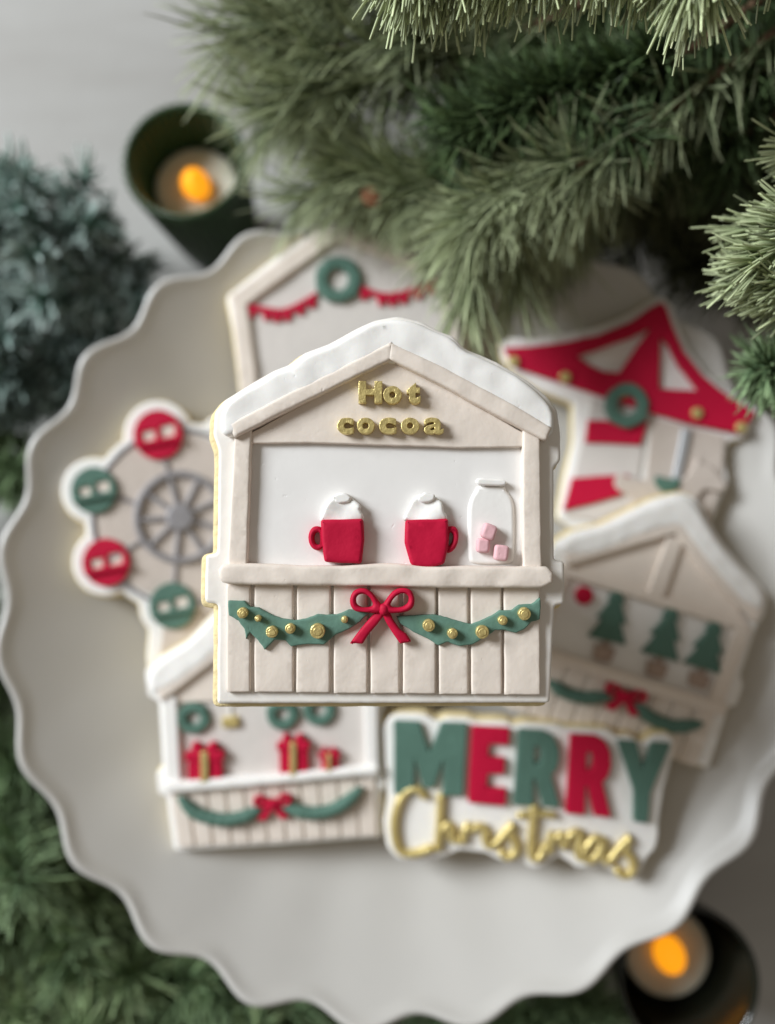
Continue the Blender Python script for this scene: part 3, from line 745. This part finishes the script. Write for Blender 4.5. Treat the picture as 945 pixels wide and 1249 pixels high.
def build_lettering():
    F = Frame(645, 968, 0.0430, 7, -4)
    e = cookie('lettering_cookie', F, 'white outlined lettering cookie reading MERRY in green and red above gold script Christmas')
    out = [(468, 885), (476, 874), (490, 871), (518, 872), (534, 881), (545, 876), (572, 877), (582, 881), (618, 881), (628, 886), (640, 883), (680, 885), (690, 889), (744, 891), (753, 899), (770, 898),
           (784, 908), (798, 898), (816, 896), (823, 904), (818, 932), (810, 962), (803, 1004), (804, 1018), (800, 1036), (788, 1048), (782, 1066), (768, 1075), (748, 1064), (735, 1056), (704, 1060), (692, 1050),
           (680, 1044), (664, 1058), (647, 1060), (636, 1050), (622, 1055), (606, 1048), (594, 1041), (560, 1037), (548, 1044), (532, 1047), (500, 1051), (484, 1048), (472, 1034), (468, 1005), (473, 975), (470, 930)]
    base(F, e, out, soft=0.0016, grow=1.5)
    GL = {
        'M': [[(0, 1), (0, 0), (.36, 0), (.5, .42), (.64, 0), (1, 0), (1, 1), (.70, 1), (.70, .50), (.58, .90), (.42, .90), (.30, .50), (.30, 1)]],
        'E': [[(0, 0), (1, 0), (1, .22), (.48, .22), (.48, .385), (.92, .385), (.92, .60), (.48, .60), (.48, .78), (1, .78), (1, 1), (0, 1)]],
        'R': [[(0, 0), (.62, 0), (.86, .06), (.99, .2), (1, .36), (.93, .5), (.80, .57), (1, 1), (.62, 1), (.46, .63), (.42, .63), (.42, 1), (0, 1)],
              [(.42, .21), (.42, .44), (.53, .43), (.57, .36), (.57, .27), (.52, .21)]],
        'Y': [[(0, 0), (.36, 0), (.5, .33), (.64, 0), (1, 0), (.68, .62), (.68, 1), (.32, 1), (.32, .62)]]}
    for ch, quad, c_ in (('M', [(480, 880), (570, 883), (565, 972), (480, 969)], 'green'), ('E', [(576, 886), (622, 889), (617, 984), (571, 980)], 'red'),
                         ('R', [(632, 890), (682, 893), (684, 986), (626, 983)], 'green'), ('R', [(696, 896), (746, 899), (746, 998), (690, 993)], 'red'),
                         ('Y', [(753, 904), (819, 908), (806, 1006), (758, 1002)], 'green')):
        def mp(p):
            u, v = p; a, b, c2, d2 = quad
            return ((a[0] * (1 - u) + b[0] * u) * (1 - v) + (d2[0] * (1 - u) + c2[0] * u) * v, (a[1] * (1 - u) + b[1] * u) * (1 - v) + (d2[1] * (1 - u) + c2[1] * u) * v)
        lp = [[mp(p) for p in l] for l in GL[ch]]
        o = piece(F, 'letter', lp[0], 0.0, 0.0026, M[c_], e, 0.0006, holes=lp[1:], soft=0.0006)
        o['label'] = ('dark green' if c_ == 'green' else 'bright red') + ' capital letter ' + ch
    strokes = [
        ('C', [(518, 972), (512, 964), (503, 962), (494, 967), (487, 978), (482, 995), (481, 1012), (484, 1030), (492, 1040), (508, 1040), (526, 1034)]),
        ('h', [(538, 970), (537, 990), (536, 1010), (534, 1036), (537, 1018), (544, 1006), (550, 1009), (551, 1022), (560, 1025)]),
        ('r', [(564, 1026), (567, 1014), (571, 1007), (576, 1011), (584, 1008), (592, 1010)]),
        ('i', [(593, 1012), (592, 1024), (596, 1031), (604, 1030)]),
        ('s', [(604, 1030), (614, 1018), (626, 1006), (622, 1016), (629, 1028), (628, 1040), (618, 1045), (611, 1038)]),
        ('t', [(652, 983), (650, 1005), (648, 1030), (650, 1046), (658, 1045), (666, 1030)]),
        ('m', [(670, 1038), (673, 1018), (676, 1024), (684, 1018), (689, 1022), (688, 1034), (694, 1020), (702, 1015), (708, 1018), (705, 1036), (708, 1047)]),
        ('a', [(734, 1026), (726, 1022), (716, 1032), (712, 1044), (720, 1049), (730, 1040), (736, 1025), (735, 1042), (742, 1052)]),
        ('s', [(742, 1052), (754, 1036), (768, 1022), (763, 1036), (772, 1050), (770, 1064), (760, 1067), (752, 1060)])]
    for ch, p in strokes:
        o = rope(F, 'letter', p, 0.0013, 0.0017, M['gold'], e, taper=False)
        o['label'] = 'gold script letter ' + ch
        if ch == 't':
            rope(F, 'crossbar', [(632, 995), (652, 992), (676, 994)], 0.0013, 0.0014, M['gold'], o, taper=False)
build_lettering()

# ------------------------------------------------------------------ tea lights in glass holders
def tea_light(px, py, zt, h, r_top, r_base, m, flutes, zc, rc, glabel, llabel):
    c_ = at(px, py, zt)
    th = 0.0022
    prof = [(0.0, 0.0), (r_base * .9, 0.0), (r_base, 0.002)]
    for k in range(1, 11): 
        u = k / 10; prof.append((r_base + (r_top - r_base) * (u ** 0.85), 0.002 + (h - 0.003) * u))
    prof += [(r_top - th * .3, h), (r_top - th * .8, h - 0.0004)]
    for k in range(10, -1, -1):
        u = k / 10; prof.append((r_base - th + (r_top - r_base) * (u ** 0.85), 0.004 + (h - 0.006) * u))
    prof += [(0.0, 0.004)]
    g = lathe('candle_holder', prof, m, None, 240, flutes, 0.0012, lambda r, z: r > r_base * .5 and z < h - 0.0006)
    g.location = (c_.x, c_.y, TZ)
    tag(g, glabel, 'candle holder', 'candle holders')
    e = empty('tea_light', Matrix.Translation((c_.x, c_.y, TZ + 0.0042)))
    tag(e, llabel, 'tea light', 'tea lights')
    zc -= 0.0042
    pr = [(0.0, 0.0), (r_base * .82, 0.0), (r_base * .84, 0.002), (rc, zc - 0.002), (rc - 0.0004, zc - 0.0005), (rc - 0.0012, zc), (rc - 0.003, zc - 0.0004), (rc * .5, zc - 0.0012), (0.0, zc - 0.0015)]
    lathe('shell', pr, M['wax'], e, 64)
    fl = [(0.0, zc - 0.003)]
    for k in range(1, 14):
        u = k / 14
        fl.append((0.0066 * math.sin(math.pi * u ** 0.75) ** 0.8 , zc - 0.003 + 0.0125 * u))
    fl.append((0.0, zc + 0.0098))
    f = lathe('bulb', fl, M['flame'], e, 32)
    f.rotation_euler = (0, 0, 0.4); f.scale = (1.0, 1.22, 1)
tea_light(224, 194, 0.025, 0.075, 0.0275, 0.0190, M['greenglass'], 40, 0.053, 0.0200,
          'ribbed dark green glass candle holder beside the frosted garland', 'lit tea light inside the ribbed green glass')
tea_light(842, 1197, 0.020, 0.070, 0.0282, 0.0200, M['darkglass'], 0, 0.046, 0.0188,
          'smooth nearly black glass candle holder tucked against the scalloped plate rim', 'lit tea light inside the smooth black glass')

# ------------------------------------------------------------------ greenery
def needles_geo(P, D, Lg, wid, bend, cb, ct, var, power=1.4, round_=0.0, tipw=0.25):
    """P base points, D unit directions, Lg lengths: three-sided tapered needles in three rings"""
    n = len(P)
    ref = np.where(np.abs(D[:, 2:3]) < .9, np.array([[0, 0, 1.0]]), np.array([[1.0, 0, 0]]))
    U = np.cross(D, ref); U /= np.linalg.norm(U, axis=1, keepdims=True); V = np.cross(D, U)
    ang = rng.uniform(0, 6.28, n)
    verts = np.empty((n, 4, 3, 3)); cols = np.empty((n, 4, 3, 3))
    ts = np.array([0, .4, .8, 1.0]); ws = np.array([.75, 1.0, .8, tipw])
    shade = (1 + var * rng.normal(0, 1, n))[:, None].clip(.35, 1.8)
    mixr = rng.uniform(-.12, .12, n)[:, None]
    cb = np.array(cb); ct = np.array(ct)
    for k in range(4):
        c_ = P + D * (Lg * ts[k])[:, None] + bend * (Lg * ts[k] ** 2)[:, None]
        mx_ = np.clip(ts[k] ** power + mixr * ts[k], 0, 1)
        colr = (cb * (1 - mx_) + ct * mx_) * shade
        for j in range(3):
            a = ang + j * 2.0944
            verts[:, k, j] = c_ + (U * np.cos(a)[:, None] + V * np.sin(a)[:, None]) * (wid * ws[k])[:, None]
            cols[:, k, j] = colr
    idx = np.arange(n)[:, None] * 12
    fs = []
    for k in range(3):
        for j in range(3):
            j2 = (j + 1) % 3
            fs.append(idx + np.array([[k * 3 + j, k * 3 + j2, (k + 1) * 3 + j2, (k + 1) * 3 + j]]))
    faces = np.concatenate(fs, 0)
    return verts.reshape(-1, 3), faces, cols.reshape(-1, 3)
def needle_obj(name, geos, parent):
    vo = 0; V = []; Fc = []; C_ = []
    for v, f, c_ in geos:
        V.append(v); Fc.append(f + vo); C_.append(c_); vo += len(v)
    V = np.concatenate(V); Fc = np.concatenate(Fc); C_ = np.concatenate(C_)
    me = bpy.data.meshes.new(name)
    me.vertices.add(len(V)); me.vertices.foreach_set('co', V.ravel().astype(np.float32))
    me.loops.add(Fc.size); me.loops.foreach_set('vertex_index', Fc.ravel().astype(np.int32))
    me.polygons.add(len(Fc)); me.polygons.foreach_set('loop_start', np.arange(0, Fc.size, 4, dtype=np.int32))
    me.polygons.foreach_set('use_smooth', np.ones(len(Fc), dtype=bool))
    me.update(calc_edges=True)
    at_ = me.color_attributes.new('tint', 'FLOAT_COLOR', 'POINT')
    at_.data.foreach_set('color', np.concatenate([C_.clip(0, 1), np.ones((len(C_), 1))], 1).ravel().astype(np.float32))
    me.materials.append(M['needle'])
    o = bpy.data.objects.new(name, me); COL.objects.link(o); o.parent = parent
    tag(o, kind='stuff')
    return o
def branch_needles(S, n, L, w, fwd, spread, drop, cb, ct, var=.28, side=None, t0=0.0, power=1.4, tipw=.25, tuft=0.0):
    """needles round a stem S; fwd is the lean to the tip, drop a pull downwards or along a vector"""
    S = np.array([tuple(p) for p in S]); m_ = len(S)
    t_ = t0 + (1 - t0) * rng.uniform(0, 1, n) ** 0.85
    if tuft: t_ = np.round(t_ * tuft) / tuft + rng.normal(0, .006, n)
    t_ = t_.clip(0, 1)
    f = t_ * (m_ - 1); i = np.minimum(f.astype(int), m_ - 2); u = (f - i)[:, None]
    P = S[i] * (1 - u) + S[i + 1] * u
    T = S[i + 1] - S[i]; T /= np.linalg.norm(T, axis=1, keepdims=True)
    rd = rng.normal(0, 1, (n, 3)); rd -= T * (rd * T).sum(1, keepdims=True); rd /= np.linalg.norm(rd, axis=1, keepdims=True)
    D = T * (fwd + .25 * rng.normal(0, 1, n))[:, None] + rd * spread + np.array(drop) * rng.uniform(.4, 1.2, n)[:, None]
    if side is not None: D += np.array(side) * rng.uniform(0, 1, n)[:, None]
    D /= np.linalg.norm(D, axis=1, keepdims=True)
    Lg = L * rng.uniform(.65, 1.15, n)
    bend = np.array(drop) * .18 + rng.normal(0, .07, (n, 3))
    return needles_geo(P, D, Lg, w * rng.uniform(.75, 1.25, n), bend, cb, ct, var, power, tipw=tipw)
def px_path(pts): return spline([at(x, y, z) for x, y, z in pts], 8)

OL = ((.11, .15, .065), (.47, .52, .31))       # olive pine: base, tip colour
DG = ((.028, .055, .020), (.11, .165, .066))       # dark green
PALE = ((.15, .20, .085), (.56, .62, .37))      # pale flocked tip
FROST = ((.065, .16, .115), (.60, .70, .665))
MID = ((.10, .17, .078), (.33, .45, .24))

# tabletop tree standing past the edge of the picture
TB = Vector((0.315, 0.335, TZ))
tree = empty('pine_tree', Matrix.Translation(TB))
tag(tree, 'soft needled green pine tree reaching over the plate from behind', 'tree')
def local(P): return [Vector(p) - TB for p in P]
tr_pts = [Vector((0, 0, h)) for h in (0.0, .05, .15, .3, .45)]
v, f = tube_geo(tr_pts, [.022, .015, .013, .010, .006], 12); mesh_obj('trunk', v, f, M['bark'], tree)
def tree_branch(pts, specs, zt, r0=0.0022, subs=0, sub_len=.05, sub_spec=None, joint=True):
    P = [at(*p) for p in pts]
    if joint: P = [TB + Vector((0, 0, zt))] + P
    S = spline(P, 10)
    Sl = local(S); n = len(Sl)
    v, f = tube_geo(Sl, [r0 * (1 - .75 * i / n) for i in range(n)], 8)
    b = mesh_obj('branch', v, f, M['bark'], tree)
    k0 = 10 if joint else 0
    vis = Sl[max(0, k0 - 3):]
    geos = [branch_needles(vis, *a, **k) for a, k in specs]
    for s in range(subs):
        i = random.randint(2, len(vis) - 3); T = (vis[i + 1] - vis[i]).normalized()
        rd = Vector((random.gauss(0, 1), random.gauss(0, 1), random.gauss(0, .55)))
        d = (T * random.uniform(.5, .9) + rd.normalized() * .75 + Vector(sub_spec[1].get('drop_dir', (0, 0, 0)))).normalized()
        L = sub_len * random.uniform(.6, 1.15)
        q = [vis[i] + d * L * k / 6 + Vector((0, 0, -.12 * L * (k / 6) ** 2)) for k in range(7)]
        v, f = tube_geo(q, [r0 * .4 * (1 - .1 * k) for k in range(7)], 6); mesh_obj('twig', v, f, M['bark'], b)
        kw = {k: w for k, w in sub_spec[1].items() if k != 'drop_dir'}
        geos.append(branch_needles(q, *sub_spec[0], **kw))
    needle_obj('needles', geos, b)
    return b
def sp(n, L, w, fwd, spread, drop, pal, **k): return ((n, L, w, fwd, spread, drop, pal[0], pal[1]), k)
random.seed(21)
# left fan of long olive needles
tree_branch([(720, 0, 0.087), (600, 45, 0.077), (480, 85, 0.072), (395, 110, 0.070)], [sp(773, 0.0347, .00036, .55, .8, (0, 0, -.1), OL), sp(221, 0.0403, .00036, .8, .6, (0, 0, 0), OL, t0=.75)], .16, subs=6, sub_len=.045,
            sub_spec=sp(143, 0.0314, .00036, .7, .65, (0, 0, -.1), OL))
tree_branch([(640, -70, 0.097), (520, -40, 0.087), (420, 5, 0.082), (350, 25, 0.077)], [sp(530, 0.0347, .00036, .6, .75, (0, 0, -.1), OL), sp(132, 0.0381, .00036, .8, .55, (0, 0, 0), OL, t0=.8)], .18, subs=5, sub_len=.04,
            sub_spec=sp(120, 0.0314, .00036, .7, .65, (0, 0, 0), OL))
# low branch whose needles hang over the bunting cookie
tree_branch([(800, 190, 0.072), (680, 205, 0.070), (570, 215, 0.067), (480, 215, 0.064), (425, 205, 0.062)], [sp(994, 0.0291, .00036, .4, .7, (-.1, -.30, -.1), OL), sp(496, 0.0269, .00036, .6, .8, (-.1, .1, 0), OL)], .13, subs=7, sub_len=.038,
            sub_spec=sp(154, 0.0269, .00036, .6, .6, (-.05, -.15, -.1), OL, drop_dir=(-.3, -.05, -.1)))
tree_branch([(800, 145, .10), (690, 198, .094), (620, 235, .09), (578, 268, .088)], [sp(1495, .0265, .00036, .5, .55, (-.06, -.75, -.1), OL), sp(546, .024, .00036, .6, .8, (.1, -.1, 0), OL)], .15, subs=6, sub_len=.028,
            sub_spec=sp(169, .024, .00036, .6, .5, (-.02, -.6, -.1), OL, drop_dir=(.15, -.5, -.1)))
# dark green firs in the middle
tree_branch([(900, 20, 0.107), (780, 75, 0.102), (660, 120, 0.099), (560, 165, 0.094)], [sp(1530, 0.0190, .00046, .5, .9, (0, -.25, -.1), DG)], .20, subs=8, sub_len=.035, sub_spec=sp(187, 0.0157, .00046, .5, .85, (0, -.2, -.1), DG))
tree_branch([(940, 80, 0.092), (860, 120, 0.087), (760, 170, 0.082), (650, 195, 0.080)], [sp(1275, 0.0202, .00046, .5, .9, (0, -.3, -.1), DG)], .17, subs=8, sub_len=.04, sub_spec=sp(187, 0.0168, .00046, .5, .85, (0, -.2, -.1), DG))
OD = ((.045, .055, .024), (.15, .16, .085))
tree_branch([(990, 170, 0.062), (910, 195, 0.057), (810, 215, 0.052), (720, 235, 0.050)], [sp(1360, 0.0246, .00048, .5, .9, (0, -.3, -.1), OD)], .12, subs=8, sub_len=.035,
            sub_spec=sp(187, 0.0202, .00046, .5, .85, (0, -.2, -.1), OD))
# pale tufts nearest the lens at the top
tree_branch([(960, -120, .175), (840, -100, .17), (700, -92, .168), (580, -80, .165), (500, -70, .163)], [sp(1500, .019, .00046, .25, .38, (0, -1.0, -.1), PALE, tuft=15, tipw=.6)], .24, subs=0)
# dense interior fill
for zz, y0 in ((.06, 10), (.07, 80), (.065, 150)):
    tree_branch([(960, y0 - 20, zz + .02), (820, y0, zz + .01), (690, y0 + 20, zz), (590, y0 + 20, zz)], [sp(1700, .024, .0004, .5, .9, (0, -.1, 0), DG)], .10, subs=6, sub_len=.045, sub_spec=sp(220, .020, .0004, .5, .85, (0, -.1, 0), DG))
# low dark boughs in the gap behind the carousel
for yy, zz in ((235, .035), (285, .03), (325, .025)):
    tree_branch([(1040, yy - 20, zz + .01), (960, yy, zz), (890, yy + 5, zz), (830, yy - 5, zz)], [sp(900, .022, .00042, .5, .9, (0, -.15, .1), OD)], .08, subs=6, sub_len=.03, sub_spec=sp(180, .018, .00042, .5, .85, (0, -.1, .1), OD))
# right-hand pale branch and the green tip below it
tree_branch([(1190, 150, .15), (1110, 200, .147), (1040, 250, .145), (985, 280, .143)], [sp(800, .017, .00046, .45, .8, (-.45, -.1, 0), PALE, tipw=.6)], .21, subs=8, sub_len=.026, sub_spec=sp(150, .014, .00046, .5, .5, (-.4, -.1, 0), PALE, tipw=.6, drop_dir=(-.7, -.15, 0)))
tree_branch([(1120, 330, .14), (1040, 350, .138), (985, 360, .136), (955, 352, .135)], [sp(300, .014, .00046, .45, .7, (-.45, -.1, 0), PALE, tipw=.6)], .19, subs=3, sub_len=.02, sub_spec=sp(120, .013, .00046, .5, .5, (-.4, -.1, 0), PALE, tipw=.6, drop_dir=(-.7, -.15, 0)))
tree_branch([(1100, 430, .115), (1040, 445, .112), (985, 448, .11), (935, 450, .11)], [sp(700, .014, .00040, .3, .9, (0, 0, 0), MID), sp(260, .014, .0004, .25, .9, (-.2, -.2, 0), ((.05, .09, .035), (.16, .23, .11)), t0=.7)], .15, subs=4, sub_len=.018,
            sub_spec=sp(120, .011, .00040, .5, .8, (-.1, -.2, 0), MID))
# brown bud
bud = at(452, 240, .073) - TB
ico = []
o = lathe('bud', [(0, -.004), (.002, -.0035), (.0032, -.001), (.003, .002), (.0016, .0045), (0, .0055)], mat('bud_brown', (.22, .085, .035), .7, .6, 800, .3, 500), tree, 16, 5, .0004)
o.location = bud; o.rotation_euler = (1.2, 0.4, 0.6)

# garlands lying on the table round the plate
def garland(name, label, pts, mainspec, twig_spec, ntw, tw_len, r0=.0016, group='garlands on the table', up=.6, under=None):
    S = px_path(pts)
    o0 = Vector((S[0].x, S[0].y, TZ))
    e = empty(name, Matrix.Translation(o0)); tag(e, label, 'garland', group)
    Sl = [p - o0 for p in S]; n = len(Sl)
    v, f = tube_geo(Sl, [r0] * n, 8); st = mesh_obj('stem', v, f, M['bark'], e)
    geos = [branch_needles(Sl, *mainspec[0], **mainspec[1])]
    for s in range(ntw):
        i = random.randint(1, n - 2); T = (Sl[i + 1] - Sl[i]).normalized()
        rd = Vector((random.gauss(0, 1), random.gauss(0, 1), abs(random.gauss(0, up))))
        d = (T * random.uniform(-.3, .9) + rd.normalized() * .9).normalized()
        L = tw_len * random.uniform(.6, 1.15)
        q = [Sl[i] + d * L * k / 6 for k in range(7)]
        for p in q: 
            # keep clear of the plate's wall and the table
            w_ = p + o0; w_.z = max(w_.z, TZ + .004)
            rr = (Vector((w_.x, w_.y)) - Vector((PC.x, PC.y))).length
            if rr < .182: w_.z = min(w_.z, -.022)
            p[:] = w_ - o0
        v, f = tube_geo(q, [r0 * .5 * (1 - .1 * k) for k in range(7)], 6); mesh_obj('twig', v, f, M['bark'], e)
        geos.append(branch_needles(q, *twig_spec[0], **twig_spec[1]))
        if under: geos.append(branch_needles(q, *under[0], **under[1]))
    needle_obj('needles', geos, e)
FR2 = ((.055, .12, .092), (.36, .45, .42))
DK = ((.018, .05, .035), (.07, .13, .10))
for k, (lab, pts, pal) in enumerate((
        ('blue green garland with white frosted leaves beside the ribbed candle holder', [(-60, 250, .0), (30, 285, .004), (100, 308, .0), (172, 332, -.010)], FROST),
        ('blue green frosted garland running down along the plate rim', [(-70, 340, -.004), (-10, 375, .0), (50, 380, -.004), (120, 370, -.012)], FROST),
        ('dull frosted garland below the brighter frosted ones, against the plate rim', [(-80, 450, -.01), (-20, 480, -.006), (30, 480, -.01), (80, 440, -.014)], FR2))):
    garland('frosted_garland', lab, pts, sp(600, .016, .0010, .35, .85, (.0, -.5, .15), pal, power=1.8, tipw=.75), sp(90, .015, .0010, .45, .75, (.0, -.5, .2), pal, power=1.8, tipw=.75), 20, .038)
garland('frosted_garland', 'dark green garland end squeezed in the gap left of the plate', [(-90, 560, -.02), (-40, 590, -.018), (-10, 570, -.018), (20, 530, -.02)],
        sp(600, .018, .0006, .4, .9, (0, -.2, .1), MID), sp(130, .016, .0006, .5, .75, (0, -.2, .15), MID), 12, .035)
garland('pine_garland', 'soft green pine garland curving round the lower edge of the plate', [(-70, 700, -.022), (-50, 860, -.02), (0, 990, -.016), (70, 1090, -.014), (160, 1180, -.016), (270, 1250, -.018), (420, 1290, -.02)],
        sp(3200, .024, .00046, .4, .9, (0, 0, .15), MID), sp(230, .022, .00046, .5, .75, (0, 0, .1), MID), 50, .055)
LG = ((.14, .22, .09), (.42, .52, .28))
garland('pine_garland', 'bushy green pine sprays lying beyond the larger garland', [(-120, 1000, -.02), (-40, 1130, -.014), (60, 1220, -.014), (200, 1300, -.02)],
        sp(2400, .024, .00046, .4, .9, (0, 0, .15), MID), sp(230, .022, .00046, .5, .75, (0, 0, .1), LG), 36, .055)
garland('pine_sprig', 'short green pine sprig peeping out under the plate beside the black glass', [(560, 1275, -.03), (640, 1262, -.026), (720, 1230, -.026)],
        sp(900, .020, .00046, .4, .9, (0, 0, .1), MID), sp(150, .018, .00046, .5, .75, (0, 0, .1), MID), 8, .025)
